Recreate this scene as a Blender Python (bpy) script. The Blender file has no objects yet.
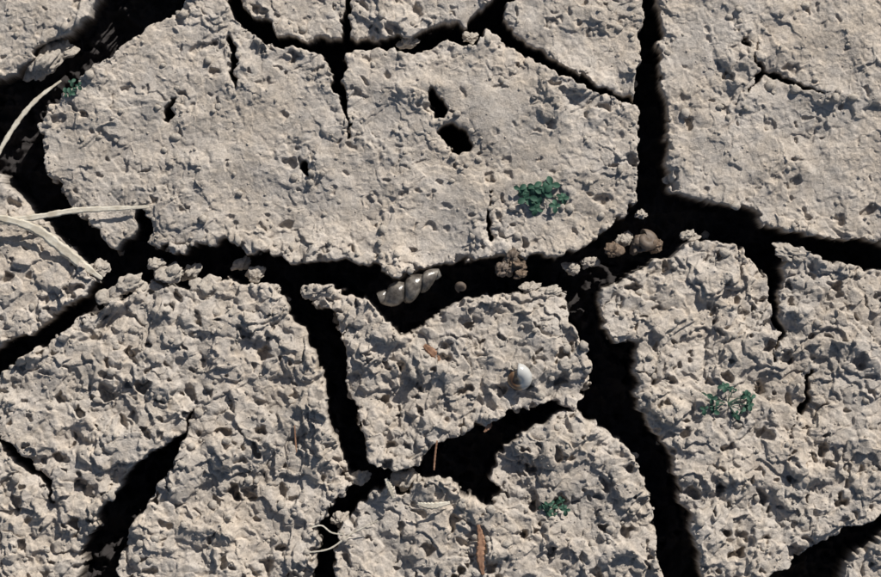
import bpy, math, random
import numpy as np
from mathutils import Vector, Matrix, Euler
rng = np.random.RandomState(7); random.seed(7)
S=0.001
# ------------------------------------------------------------ noise
def mkperm(seed):
    r=np.random.RandomState(seed); return np.concatenate([r.permutation(256)]*2), r.rand(256)*2*np.pi
_pc={}
def perlin(x,y,seed=0):
    if seed not in _pc: _pc[seed]=mkperm(seed)
    p,ang=_pc[seed]
    xi=np.floor(x).astype(np.int64); yi=np.floor(y).astype(np.int64)
    xf=x-xi; yf=y-yi
    u=xf*xf*xf*(xf*(xf*6-15)+10); v=yf*yf*yf*(yf*(yf*6-15)+10)
    gx=np.cos(ang); gy=np.sin(ang)
    def g(ix,iy,dx,dy):
        h=p[(p[ix&255]+iy)&255]
        return gx[h]*dx+gy[h]*dy
    a=g(xi,yi,xf,yf); b=g(xi+1,yi,xf-1,yf); c=g(xi,yi+1,xf,yf-1); d=g(xi+1,yi+1,xf-1,yf-1)
    return ((a+(b-a)*u)+((c+(d-c)*u)-(a+(b-a)*u))*v)*1.5
def worley(x,y,seed=0):
    if seed not in _pc: _pc[seed]=mkperm(seed)
    p,ang=_pc[seed]
    xi=np.floor(x).astype(np.int64); yi=np.floor(y).astype(np.int64)
    f1=np.full(x.shape,9.0); f2=np.full(x.shape,9.0); idn=np.zeros(x.shape)
    for i in (-1,0,1):
        for j in (-1,0,1):
            cx=xi+i; cy=yi+j
            h=p[(p[cx&255]+cy)&255]; h2=p[(h+37)&255]
            dx=cx+0.1+0.8*h/255.-x; dy=cy+0.1+0.8*h2/255.-y
            d=np.sqrt(dx*dx+dy*dy)
            c=d<f1
            f2=np.where(c,f1,np.minimum(f2,d)); idn=np.where(c,p[(h2+91)&255]/255.,idn); f1=np.where(c,d,f1)
    return f1,f2,idn
def sm(a,b,x):
    t=np.clip((x-a)/(b-a),0,1); return t*t*(3-2*t)
# ------------------------------------------------------------ cracks, plan in millimetres
polys=[
 [(118,-45),(215,-45),(192,-2),(150,27),(120,48),(92,66),(74,85),(47,106),(38,120),(44,160),(60,185),(72,210),(88,224),(104,240),(118,250),(132,240),(133,214),(140,207),(150,215),(151,240),(180,250),(215,243),(232,239),(242,252),(270,252),(300,262),(345,260),(378,264),(390,277),(432,268),(482,256),(530,252),(552,262),(600,236),(630,210),(636,195),(637,150),(636,100),(638,40),(646,-45),(655,-45),(663,30),(658,60),(665,100),(669,150),(668,190),(700,200),(748,204),(766,222),(800,233),(840,238),(925,252),(925,280),(880,270),(832,262),(800,250),(786,262),(776,275),(760,270),(745,250),(720,240),(692,240),(662,258),(628,274),(596,298),(604,330),(618,346),(640,342),(638,365),(634,392),(650,425),(670,450),(680,490),(690,520),(702,580),(705,620),(664,620),(660,570),(654,520),(645,480),(625,450),(600,425),(572,411),(545,424),(520,435),(500,455),(486,478),(499,494),(488,508),(460,492),(436,478),(400,484),(372,495),(345,520),(335,550),(328,620),(295,620),(318,560),(317,528),(330,503),(354,482),(344,462),(335,440),(325,400),(315,360),(305,332),(288,310),(280,296),(262,284),(240,280),(200,283),(178,292),(165,285),(148,280),(118,300),(90,316),(60,335),(30,356),(-45,402),(-45,358),(0,347),(50,320),(84,292),(95,281),(84,264),(60,240),(32,216),(24,200),(0,178),(-45,160),(-45,95),(0,76),(30,60),(60,36),(90,15)],
 [(194,404),(188,428),(172,468),(150,500),(131,530),(120,577),(112,620),(62,620),(75,575),(90,530),(105,500),(130,470),(160,449),(183,430)],
 [(925,505),(881,515),(840,530),(800,554),(765,582),(740,620),(830,620),(842,577),(855,558),(885,534),(925,525)],
]
islands=[
 [(307,288),(334,284),(352,295),(378,309),(402,336),(424,322),(470,299),(538,290),(568,294),(571,320),(584,345),(590,380),(574,409),(545,404),(510,410),(470,430),(430,446),(420,468),(386,470),(370,460),(361,430),(347,390),(345,350),(336,316),(314,303)],
]
lines=[
 [(226,-40,5),(232,0,5),(250,22,9),(275,38,8),(303,44,6),(337,47,9),(380,42,3.5),(412,45,9),(440,31,12),(470,36,8),(490,14,12),(512,-10,4),(520,-40,4)],
 [(333,48,10),(338,70,6),(343,100,3.5),(345,135,1)],
 [(352,-40,3),(349,5,4),(345,40,5)],
 [(490,22,10),(520,43,6.5),(560,71,5),(600,90,3.5),(634,101,3)],
 [(730,20,.4),(752,48,.9),(765,74,3.0),(745,95,.6),(735,108,.2)],
 [(765,74,3.2),(800,84,1.8),(850,101,.6)],
 [(775,268,9),(772,300,6),(781,338,2.5),(774,362,1)],
 [(811,370,2.4),(806,408,2.4),(790,440,.8)],
 [(226,38,3),(233,60,4),(236,86,2)],
 [(486,193,1.),(487,235,2.)],
 [(435,98,8),(441,112,7)],[(453,133,13),(459,140,12)],
 [(303,165,6),(308,172,4)],[(170,104,4),(172,114,4)],
 [(-40,428,4),(0,441,4),(26,462,5),(48,480,4),(53,500,2)],
 [(400,488,6),(420,477,4)],
 [(560,262,3),(575,270,3)],
]
gs=2.0
X0,Y0,X1,Y1=-90,-90,972,668
gx=np.arange(X0,X1,gs); gy=np.arange(Y0,Y1,gs)
GX,GY=np.meshgrid(gx,gy)
def sd_poly(P,x,y):
    d=np.full(x.shape,1e9); ins=np.zeros(x.shape,bool); n=len(P)
    for i in range(n):
        ax,ay=P[i]; bx,by=P[(i+1)%n]
        ex,ey=bx-ax,by-ay; wx,wy=x-ax,y-ay
        t=np.clip((wx*ex+wy*ey)/(ex*ex+ey*ey+1e-9),0,1)
        d=np.minimum(d,(wx-ex*t)**2+(wy-ey*t)**2)
        c=((ay>y)!=(by>y))
        if by!=ay: ins^= c&(x<(bx-ax)*(y-ay)/(by-ay)+ax)
    d=np.sqrt(d); return np.where(ins,-d,d)
D=np.full(GX.shape,1e9)
for P in polys: D=np.minimum(D,sd_poly(P,GX,GY))
for P in islands: D=np.maximum(D,-sd_poly(P,GX,GY))
for L in lines:
    for (ax,ay,aw),(bx,by,bw) in zip(L[:-1],L[1:]):
        ex,ey=bx-ax,by-ay; t=np.clip(((GX-ax)*ex+(GY-ay)*ey)/(ex*ex+ey*ey),0,1)
        D=np.minimum(D,np.sqrt((GX-ax-ex*t)**2+(GY-ay-ey*t)**2)-(aw+(bw-aw)*t))
def dome(x,y,seed,lo,r=.72):
    f1,f2,idn=worley(x,y,seed)
    a=np.where(idn<lo,-.35,.35+.65*idn)
    rr=r*(.75+.35*((idn*7.3)%1))
    return a*np.sqrt(np.clip(1-(f1/rr)**2,0,1))
def sdf(x,y):
    u=np.clip((x-X0)/gs,0,len(gx)-1.001); v=np.clip((y-Y0)/gs,0,len(gy)-1.001)
    i=u.astype(int); j=v.astype(int); fu=u-i; fv=v-j
    m=(D[j,i]*(1-fu)+D[j,i+1]*fu)*(1-fv)+(D[j+1,i]*(1-fu)+D[j+1,i+1]*fu)*fv
    out=np.maximum.reduce([-x,x-881,-y,y-577])
    f1,f2,_=worley(x/230.+3.3+.15*perlin(x/90,y/90,50),y/230.+.7+.15*perlin(x/90,y/90,51),5)
    vor=(f2-f1)*105-9
    t=sm(8,45,out)
    m=np.where(out>40,1e3,m)
    return np.minimum(m,vor+(1-t)*200)
def height(x,y,full=False):
    wx=5*perlin(x/34,y/34,1)+3.6*perlin(x/13,y/13,2)+2.0*perlin(x/5.5,y/5.5,3)
    wy=5*perlin(x/34,y/34,4)+3.6*perlin(x/13,y/13,5)+2.0*perlin(x/5.5,y/5.5,6)
    s=sdf(x+wx,y+wy)
    near=np.exp(-np.abs(s)/8)
    s=s+near*(1.6*dome(x/10,y/10,90,.3)-.5)
    L=0.17+0.68*sm(225,300,y+30*perlin(x/60,y/60,8))
    L=np.clip(L+0.45*perlin(x/70,y/70,9)+.15*perlin(x/25,y/25,64),0.08,1.15)
    L=np.clip(L+0.35*np.exp(-np.maximum(s,0)/14)*(L<.7),0,1.15)
    K=np.clip(.72+.8*perlin(x/42,y/42,65)+.4*perlin(x/17,y/17,66),.38,1.2)
    dx=x+4*perlin(x/16,y/16,10)+1.6*perlin(x/6,y/6,62); dy=y+4*perlin(x/16,y/16,11)+1.6*perlin(x/6,y/6,63)
    h=5*perlin(x/150,y/150,12)+3.5*perlin(x/60,y/60,13)
    h+=(1.5+4.5*L)*perlin(dx/38,dy/38,14)
    h+=(0.7+2.0*L)*perlin(dx/18,dy/18,15)
    h+=L*6.8*dome(dx/34,dy/34,70,.38)
    h+=(.45+L*3.4)*(.40+.60*K)*dome(dx/18,dy/18,71,.38)
    h+=(.60+L*.9)*K*dome(dx/8,dy/8,72,.35)
    h+=(.62+L*.15)*K*dome(x/4,y/4,73,.3)
    h+=(0.4+0.12*L)*(.4+.6*K)*perlin(x/5.2,y/5.2,18)+.38*K*perlin(x/2.6,y/2.6,19)
    q=perlin(dx/60,dy/60,21)+.35*perlin(dx/22,dy/22,22)
    h+=L*5.0*(sm(-.02,.03,q)+sm(.30,.34,q)+sm(-.37,-.33,q))-5.0*L
    px=x+6*perlin(x/15,y/15,24)+2*perlin(x/5,y/5,25); py=y+6*perlin(x/15,y/15,26)+2*perlin(x/5,y/5,27)
    f1,f2,idn=worley(px/34,py/34,30)
    h-=np.where(idn<.13+.40*L,1,0)*(3.0+10*L)*(1-sm(.11,.19+.15*idn,f1))
    f1,f2,idn=worley(px/17,py/17,31)
    h-=np.where(idn<.16+.18*L,1,0)*(2.0+5*L)*(1-sm(.12,.25,f1))
    m=np.exp(-(((x-487)/19)**2+((y-122)/25)**2)); h=h*(1-.85*m)+8*m
    sp=np.maximum(s,0)
    h-=2.4*np.exp(-sp/2.0)
    h-=np.where(s<0,1,0)*np.minimum(85+14*perlin(x/25,y/25,40)+8*perlin(x/9,y/9,41),(-s)*30)
    return (h,s,L) if full else h
# ------------------------------------------------------------ ground mesh
def axis(a,b,st):
    c=np.arange(a,b+st,st); o=[];d=st;p=c[-1]
    while p<320000:
        d=d*1.04 if d<9 else d*1.3
        p+=d;o.append(p-c[-1])
    o=np.array(o); return np.concatenate([(c[0]-o)[::-1],c,c[-1]+o])
ax_=axis(-18,899,.84); ay_=axis(-18,595,.84)
XX,YY=np.meshgrid(ax_,ay_); nx,ny=len(ax_),len(ay_)
xf,yf=XX.ravel(),YY.ravel()
h,s,L=height(xf,yf,True)
dist=np.hypot(xf-440,yf-288)
fade=1-sm(900,1500,dist)
h=h*fade
ox=1.5*perlin(xf/7,yf/7,60)*fade*(s>2); oy=1.5*perlin(xf/7,yf/7,61)*fade*(s>2)
co=np.empty((len(xf),3)); co[:,0]=(xf+ox-440.5)*S; co[:,1]=(288.5-yf-oy)*S; co[:,2]=h*S
idx=np.arange(nx*ny).reshape(ny,nx)
q=np.stack([idx[1:,:-1],idx[1:,1:],idx[:-1,1:],idx[:-1,:-1]],-1).reshape(-1,4)
me=bpy.data.meshes.new("cracked_mud_ground")
me.vertices.add(len(co)); me.vertices.foreach_set("co",co.ravel())
me.loops.add(q.size); me.loops.foreach_set("vertex_index",q.ravel().astype(np.int32))
me.polygons.add(len(q)); me.polygons.foreach_set("loop_start",np.arange(0,q.size,4,dtype=np.int32))
me.polygons.foreach_set("use_smooth",np.ones(len(q),bool))
me.update(calc_edges=True)
# earth colour: blotches, grain, crack shade painted in as darker colour
tone=1+.10*perlin(xf/110,yf/110,80)+.12*perlin(xf/28,yf/28,81)+.12*perlin(xf/7,yf/7,82)+.20*perlin(xf/2.3,yf/2.3,83)+.12*rng.uniform(-1,1,len(xf))
warm=.45+.6*perlin(xf/70,yf/70,84)+.5*perlin(xf/11,yf/11,85)
warm=np.clip(warm,0,1)[:,None]
col=(np.array([.488,.446,.400])*(1-warm)+np.array([.515,.450,.378])*warm)*np.clip(tone,.5,1.35)[:,None]
crack_shade=(1-sm(-1.8,-.5,s))[:,None]
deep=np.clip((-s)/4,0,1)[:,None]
col=col*(1-crack_shade)+(np.array([.13,.110,.092])*(1-deep)+np.array([.05,.046,.046])*deep)*crack_shade
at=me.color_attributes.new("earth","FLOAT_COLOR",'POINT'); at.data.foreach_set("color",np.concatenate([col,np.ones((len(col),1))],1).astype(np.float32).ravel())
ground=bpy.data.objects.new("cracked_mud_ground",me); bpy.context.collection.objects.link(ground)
# ------------------------------------------------------------ materials
def mat(name): 
    m=bpy.data.materials.new(name); m.use_nodes=True; nt=m.node_tree
    return m,nt,nt.nodes["Principled BSDF"]
def ramp(nt,fac,stops):
    r=nt.nodes.new("ShaderNodeValToRGB"); e=r.color_ramp.elements
    while len(e)<len(stops): e.new(.5)
    for k,(p,c) in zip(e,stops): k.position=p; k.color=(*c,1)
    nt.links.new(fac,r.inputs[0]); return r.outputs[0]
def noise(nt,scale,detail=6,rough=.6,vec=None):
    n=nt.nodes.new("ShaderNodeTexNoise"); n.inputs["Scale"].default_value=scale; n.inputs["Detail"].default_value=detail; n.inputs["Roughness"].default_value=rough
    if vec is None:
        g=nt.nodes.new("ShaderNodeTexCoord"); vec=g.outputs["Object"]
    nt.links.new(vec,n.inputs["Vector"]); return n.outputs[0]
def bump(nt,b,hgt,dist,st=1.0,prev=None):
    n=nt.nodes.new("ShaderNodeBump"); n.inputs["Distance"].default_value=dist; n.inputs["Strength"].default_value=st
    nt.links.new(hgt,n.inputs["Height"])
    if prev: nt.links.new(prev,n.inputs["Normal"])
    nt.links.new(n.outputs[0],b.inputs["Normal"]); return n.outputs[0]
def mud(name,attr=True):
    m,nt,b=mat(name)
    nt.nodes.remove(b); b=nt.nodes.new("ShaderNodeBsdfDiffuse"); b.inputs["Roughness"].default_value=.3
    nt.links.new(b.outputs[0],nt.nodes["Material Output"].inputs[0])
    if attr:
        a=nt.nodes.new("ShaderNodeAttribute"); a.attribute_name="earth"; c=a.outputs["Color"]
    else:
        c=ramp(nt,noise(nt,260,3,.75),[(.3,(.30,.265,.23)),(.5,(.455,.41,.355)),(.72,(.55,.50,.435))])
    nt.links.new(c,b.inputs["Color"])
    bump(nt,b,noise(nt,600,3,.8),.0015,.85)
    return m
M_mud=mud("dry_mud"); M_clod=mud("dry_mud_clod",False)
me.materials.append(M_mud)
def simple(name,stops,scale=150,rough=.6,bd=.0004,spec=.4):
    m,nt,b=mat(name)
    nt.links.new(ramp(nt,noise(nt,scale,5),stops),b.inputs["Base Color"])
    b.inputs["Roughness"].default_value=rough; b.inputs["Specular IOR Level"].default_value=spec
    bump(nt,b,noise(nt,scale*3,4),bd,.7); return m
M_straw=simple("dry_straw",[(.35,(.42,.37,.29)),(.65,(.62,.58,.49))],120,.6)
M_brown=simple("brown_dry_leaf",[(.35,(.16,.08,.045)),(.65,(.38,.22,.14))],160,.8)
M_leaf=simple("weed_leaf",[(.3,(.022,.066,.045)),(.7,(.054,.124,.08))],200,.6,.0004,.25)
M_ivory=simple("ivory_shell",[(.3,(.62,.60,.54)),(.7,(.80,.79,.74))],90,.15,.0001,.6)
M_tan=simple("tan_shell",[(.3,(.07,.052,.038)),(.7,(.175,.135,.105))],140,.6)
M_grey=simple("grey_shell",[(.35,(.05,.043,.036)),(.5,(.115,.10,.085)),(.68,(.25,.225,.19))],90,.26,.0007,.6)
M_rust=simple("rusty_shell",[(.3,(.085,.058,.038)),(.7,(.22,.16,.115))],160,.7,.001)
# ------------------------------------------------------------ helpers
def H(px,py): return float(height(np.array([float(px)]),np.array([float(py)]))[0])
def Hmax(px,py,r=5):
    a=np.linspace(-r,r,7); A,B=np.meshgrid(a,a); return float(height((px+A).ravel(),(py+B).ravel()).max())
def W(px,py,z): return Vector(((px-440.5)*S,(288.5-py)*S,z*S))
def add(name,verts,faces,mt,fm=None,smooth=True,parent=None):
    m=bpy.data.meshes.new(name); m.from_pydata([tuple(v) for v in verts],[],faces)
    for k in (mt if isinstance(mt,list) else [mt]): m.materials.append(k)
    if fm: m.polygons.foreach_set("material_index",fm)
    m.polygons.foreach_set("use_smooth",[smooth]*len(faces)); m.update()
    o=bpy.data.objects.new(name,m); bpy.context.collection.objects.link(o)
    if parent: o.parent=parent
    return o
import bmesh
def ico(n):
    bm=bmesh.new(); bmesh.ops.create_icosphere(bm,subdivisions=n,radius=1)
    v=np.array([v.co[:] for v in bm.verts]); f=[[v.index for v in f.verts] for f in bm.faces]; bm.free(); return v,f
IC1v,IC1f=ico(1); ICv,ICf=ico(2); IC5v,IC5f=ico(5)
def n3(v,f,seed):
    return perlin(v[:,0]*f+seed*1.7+.37*v[:,2]*f,v[:,1]*f+v[:,2]*f*.9,70)+perlin(v[:,2]*f+seed,v[:,0]*f-v[:,1]*f*.6,71)
def clod(px,py,z,rx,ry,rz,seed,ang=0,name="mud_clod",mt=None):
    v=IC5v.copy()
    r=1+.42*n3(v,1.1,seed)+.20*n3(v,2.6,seed+3)+.07*n3(v,6,seed+5)+.03*n3(v,14,seed+6)
    v=v*r[:,None]*np.array([rx,ry,rz]); ca,sa=math.cos(ang),math.sin(ang)
    x=v[:,0]*ca-v[:,1]*sa; y=v[:,0]*sa+v[:,1]*ca
    c=W(px,py,z); P=np.stack([x*S+c.x,y*S+c.y,v[:,2]*S+c.z],1)
    return add(name,P,IC5f,mt or M_clod)
for k,(px,py,z,rx,ry,rz,an) in enumerate([
  (44,62,-14,20,12,14,.7),(60,48,-20,12,9,10,.2),(170,274,-4,13,9,9,.3),(156,264,-10,8,6,8,0),(205,287,-5,13,9,9,.1),
  (130,284,-5,15,9,9,.2),(272,290,-5,9,6,8,0),(790,253,-4,16,8,11,-.35),(690,236,-8,8,5,7,0),(642,214,-11,5,4,6,0),
  (405,480,-14,14,9,10,.4),(440,488,-10,10,9,9,0),(340,520,-20,8,7,8,0),(548,292,-5,12,6,8,.2),(572,268,-22,7,6,7,0),(470,36,-14,7,5,6,0),
  (408,42,-10,10,5,7,.2),(100,268,-8,9,7,8,.2),(240,264,-25,9,5,6,.5),
  (110,296,-6,12,8,8,.4),(190,272,-18,10,6,7,.6),(255,274,-16,10,7,7,.2),(312,292,-5,10,7,8,.1),(590,262,-24,8,5,6,.3),(625,240,-22,9,6,7,.8),
  (530,288,-8,9,5,6,.1),(60,250,-30,9,6,7,.3),(655,420,-30,8,6,7,.3),(360,478,-16,9,6,7,.3)]):
    clod(px,py,z,rx,ry,rz,k*3.1,an)
# loose crumbs, one mesh
V=[];F=[];off=0
n=5200
cx=rng.uniform(-40,920,n); cy=rng.uniform(-40,617,n)
hh,ss,LL=height(cx,cy,True)
for i in range(n):
    if ss[i]<-2.5 : continue
    p=(.12+.75*LL[i]) if ss[i]>10 else 1
    if rng.rand()>p: continue
    r=min(.7+rng.exponential(.85),4.4)
    base=ICv if r>1.4 else IC1v; fc=ICf if r>1.4 else IC1f
    v=base*(1+.28*n3(base,1.8,i*.73))[:,None]*np.array([r*rng.uniform(.8,1.3),r*rng.uniform(.8,1.3),r*.8])
    c=W(cx[i],cy[i],hh[i]+r*.25)
    V.append(v*S+np.array(c)); F+= [[a+off for a in f] for f in fc]; off+=len(v)
add("mud_crumbs",np.concatenate(V),F,M_clod)
# ------------------------------------------------------------ shells
def coil(px,py,z,R,turns,rise,tube,growth,rot,name,mt,squash=1.0,nseg=150,ns=18):
    verts=[];faces=[]
    for i in range(nseg+1):
        t=i/nseg; th=turns*2*math.pi*t; g=growth**(turns*(t-1)); 
        r=R*g*.52; tr=tube*R*g; zz=-rise*R*(g)
        for j in range(ns):
            a=2*math.pi*j/ns; rr=r+tr*math.cos(a)*(1+.02*math.sin(i*2.1))
            verts.append(Vector((rr*math.cos(th),rr*math.sin(th),zz+tr*squash*math.sin(a)))*S)
    for i in range(nseg):
        for j in range(ns):
            a=i*ns+j;b=i*ns+(j+1)%ns; faces.append([a,b,b+ns,a+ns])
    faces.append(list(range(ns)))
    base=nseg*ns; cen=sum((verts[base+j] for j in range(ns)),Vector())/ns; k=len(verts)
    for j in range(ns): verts.append(cen+(verts[base+j]-cen)*.8)
    for j in range(ns): faces.append([base+j,base+(j+1)%ns,k+(j+1)%ns,k+j])
    prev=verts[base-6*ns:base-5*ns]; cp=sum(prev,Vector())/ns; k2=len(verts)
    for j in range(ns): verts.append(cp+(prev[j]-cp)*.7)
    for j in range(ns): faces.append([k+j,k+(j+1)%ns,k2+(j+1)%ns,k2+j])
    faces.append([k2+j for j in range(ns)])
    o=add(name,verts,faces,mt); o.rotation_euler=Euler(rot); o.location=W(px,py,z); return o
coil(517,380,Hmax(516,380,8)+5,16.5,3.2,.25,.50,1.9,(math.radians(25),math.radians(-15),.2),"snail_shell",M_ivory,.95)
nt=M_ivory.node_tree; b=nt.nodes["Principled BSDF"]; tc=nt.nodes.new("ShaderNodeTexCoord"); sp=nt.nodes.new("ShaderNodeSeparateXYZ"); nt.links.new(tc.outputs["Generated"],sp.inputs[0])
c=ramp(nt,sp.outputs[0],[(.30,(.15,.08,.04)),(.46,(.32,.23,.15)),(.58,(.50,.50,.48))]); nt.links.new(c,b.inputs["Base Color"])
coil(648,239,-4,14,3,.3,.5,1.8,(.5,.5,2.0),"snail_shell",M_tan)
clod(640,245,-12,10,8,8,91,.4,"mud_clod",M_tan)
clod(656,246,-12,7,6,8,97,.4,"mud_clod",M_rust)
clod(613,250,-10,9,7,7,95,.3,"mud_clod",M_rust)
coil(461,288,0,7.5,2.6,.3,.5,1.8,(.5,-.5,.4),"snail_shell",M_tan)
def turret(p0,p1,z,rad,pitch,name,mt):
    """plump shell of overlapping slanting whorls, lying on its side"""
    a=W(*p0,z);bb=W(*p1,z+2);ax=bb-a;Ln=ax.length;ax.normalize();up=Vector((0,0,1));sd=ax.cross(up)
    verts=[];faces=[];n=220;m=56
    for i in range(n+1):
        t=i/n; env=rad*(math.sin(math.pi*(.06+.88*t))**.45)*(1-.30*t)
        bend=sd*(2.5*math.sin(t*4.2)*S)
        for j in range(m):
            an=2*math.pi*j/m; ph=(t**1.1*pitch-an/(2*math.pi))%1.0
            lump=.05*math.sin(5*t+2*an)+.03*math.sin(17*t-3*an+1)
            r=env*(.56+.48*math.sin(math.pi*ph**.75)**.55+lump)
            verts.append(a+bend+ax*Ln*t+(sd*math.cos(an)+up*math.sin(an))*r*S)
    for i in range(n):
        for j in range(m):
            q=i*m+j;w=i*m+(j+1)%m; faces.append([q,w,w+m,q+m])
    faces.append(list(range(m))); faces.append([n*m+j for j in range(m)][::-1])
    return add(name,verts,faces,mt)
turret((379,299),(441,274),2,13.5,3.4,"twisted_snail_shell",M_grey)
e=bpy.data.objects.new("broken_snail_shell",None); bpy.context.collection.objects.link(e)
for k,(dx,dy,rx,ry,rz,an) in enumerate([(-6,3,10,7,6,.3),(6,-2,10,6,7,-.5),(-1,-9,8,5,5,.9),(9,8,6,4,5,.2)]):
    o=clod(512+dx,266+dy,0,rx,ry,rz,40+k*7,an,"fragment",M_rust if k%2 else M_tan); o.parent=e
# ------------------------------------------------------------ blades and twigs
def ribbon(name,pts,mt,fold=.25,n=60,parent=None):
    P=np.array(pts,float); t=np.linspace(0,len(P)-1,n+1)
    def cr(i,f):
        p0=P[max(i-1,0)];p1=P[i];p2=P[min(i+1,len(P)-1)];p3=P[min(i+2,len(P)-1)]
        return .5*(2*p1+(p2-p0)*f+(2*p0-5*p1+4*p2-p3)*f*f+(3*p1-p0-3*p2+p3)*f**3)
    C=np.array([cr(min(int(k),len(P)-2),k-min(int(k),len(P)-2)) for k in t])
    vs=[];fs=[]
    for k in range(n+1):
        a=C[max(k-1,0)];b=C[min(k+1,n)];d=np.array([b[0]-a[0],b[1]-a[1]]);d/=np.linalg.norm(d)+1e-9
        nn=np.array([-d[1],d[0]]);w=max(C[k][3],.4)/2*(1+.12*math.sin(k*.9)+.08*math.sin(k*2.3))
        for u,zz in ((-1,0),(-.5,fold*w*1.2),(0,-fold*w*.2),(.5,fold*w*1.2),(1,0)):
            vs.append(W(C[k][0]+nn[0]*w*u,C[k][1]+nn[1]*w*u,C[k][2]+zz))
        for u in (.6,-.6): vs.append(W(C[k][0]+nn[0]*w*u,C[k][1]+nn[1]*w*u,C[k][2]-.25*w-.2))
    for k in range(n):
        for j in range(7):
            a=k*7+j;b=k*7+(j+1)%7; fs.append([a,b,b+7,a+7])
    fs.append(list(range(7))[::-1]); fs.append([n*7+j for j in range(7)])
    return add(name,vs,fs,mt,parent=parent)
ribbon("dry_grass_blade",[(-30,215,14,4),(-2,158,16,4.5),(18,124,14,5),(38,100,12,4.5),(62,81,8,2)],M_straw)
ribbon("dry_grass_blade",[(-40,226,18,7),(0,222,18,7),(40,217,16,6),(75,211,14,6),(110,209,12,5),(150,207,10,3)],M_straw)
ribbon("dry_grass_blade",[(-20,214,20,5),(18,222,18,8),(42,232,14,10),(65,250,12,11),(85,266,10,9),(103,279,8,3)],M_straw)
ribbon("dry_leaf_strip",[(478,524,16,3),(481,540,15,8),(480,556,15,8),(483,574,13,3)],M_brown)
ribbon("dry_leaf_strip",[(424,345,11,4),(432,352,11,8),(440,360,10,3)],M_brown)
ribbon("dry_leaf_strip",[(486,418,6,3),(489,425,6,6),(484,432,5,2)],M_brown)
ribbon("dry_grass_blade",[(386,478,13,3),(390,487,13,6),(394,498,11,3)],M_straw)
ribbon("dry_grass_blade",[(418,503,15,3),(432,505,16,7),(450,502,14,3)],M_straw)
ribbon("dry_twig",[(437,440,13,1.8),(435,456,11,2),(434,470,9,1.6)],M_brown)
ribbon("dry_twig",[(312,527,12,1.2),(322,525,11,1.5),(332,532,11,1.6),(345,534,11,1)],M_straw)
ribbon("dry_twig",[(306,552,10,1.5),(330,548,11,1.8),(352,533,11,1.6),(378,520,11,1)],M_straw)
ribbon("dry_twig",[(295,425,12,1.2),(296,440,12,1.6),(297,452,12,1)],M_brown)
# ------------------------------------------------------------ weeds
def weed(px,py,R,n,size,seed):
    r=random.Random(seed); g0=Hmax(px,py,4); vs=[];fs=[]
    root=W(px,py,g0-3)
    def leaf(c,d,l,w,tilt):
        d=d.normalized(); side=Vector((-d.y,d.x,0)).normalized(); k=len(vs); m=7
        for i in range(m):
            t=i/(m-1); ww=w*math.sin(math.pi*min(.97,.06+.94*t))**.65*(0.65+.5*t)
            p=c+d*l*t+Vector((0,0,1))*(tilt*l*t-.5*l*t*t)
            for u in (-1,-.5,0,.5,1): vs.append(p+side*ww*u*.5+Vector((0,0,1))*abs(u)*ww*.16)
        for i in range(m-1):
            for j in range(4):
                a=k+i*5+j; fs.append([a,a+1,a+6,a+5])
    def stem(a,b):
        k=len(vs); d=(b-a).normalized(); s1=d.orthogonal().normalized()*.4*S; s2=d.cross(s1)
        for q in (a,(a+b)/2+Vector((0,0,-1))*1.0*S,b):
            for t in range(4):
                an=t*math.pi/2; vs.append(q+s1*math.cos(an)+s2*math.sin(an))
        for i in range(2):
            for j in range(4): A=k+i*4+j;B=k+i*4+(j+1)%4; fs.append([A,B,B+4,A+4])
    for i in range(n):
        an=r.uniform(0,2*math.pi); rad=R*math.sqrt(r.random()); x=px+rad*math.cos(an)*1.15; y=py+rad*math.sin(an)*.8
        z=max(H(x,y),g0-6)+r.uniform(1.5,6)
        c=W(x,y,z); stem(root,c)
        a0=r.uniform(0,6.28); nl=r.choice([2,3,3,4])
        for j in range(nl):
            a=a0+j*2*math.pi/nl+r.uniform(-.3,.3); sz=size*r.uniform(.55,1.25)*S
            leaf(c,Vector((math.cos(a),math.sin(a),0)),sz,sz*.8,r.uniform(-.2,.7))
    o=add("green_weed",vs,fs,M_leaf); return o
weed(541,195,20,14,7.5,1)
weed(526,188,8,4,7,11)
weed(727,403,22,15,5.5,2)
weed(553,508,12,9,5.5,3)
weed(73,89,9,5,5.5,4)
# ------------------------------------------------------------ light and camera
el,az=35,58
w=bpy.data.worlds.new("World"); bpy.context.scene.world=w; w.use_nodes=True; nt=w.node_tree
sk=nt.nodes.new("ShaderNodeTexSky"); sk.sky_type='NISHITA'; sk.sun_disc=False; sk.sun_elevation=math.radians(el); sk.sun_rotation=math.radians(90-az)
nt.links.new(sk.outputs[0],nt.nodes["Background"].inputs[0]); nt.nodes["Background"].inputs[1].default_value=.06
sl=bpy.data.lights.new("sun","SUN"); sl.energy=5.0; sl.angle=math.radians(.5); sl.color=(1,.95,.88)
so=bpy.data.objects.new("sun",sl); bpy.context.collection.objects.link(so)
tosun=Vector((math.cos(math.radians(el))*math.cos(math.radians(az)),math.cos(math.radians(el))*math.sin(math.radians(az)),math.sin(math.radians(el))))
so.rotation_euler=tosun.to_track_quat('Z','Y').to_euler(); so.location=tosun*3
cam=bpy.data.cameras.new("camera"); cam.sensor_width=36; cam.lens=36*3.6/.881; cam.clip_end=1000; cam.clip_start=.05
c=bpy.data.objects.new("camera",cam); bpy.context.collection.objects.link(c); c.location=(0,0,3.6); bpy.context.scene.camera=c
sc=bpy.context.scene; sc.view_settings.view_transform='Standard'; sc.view_settings.look='None'; sc.view_settings.exposure=0
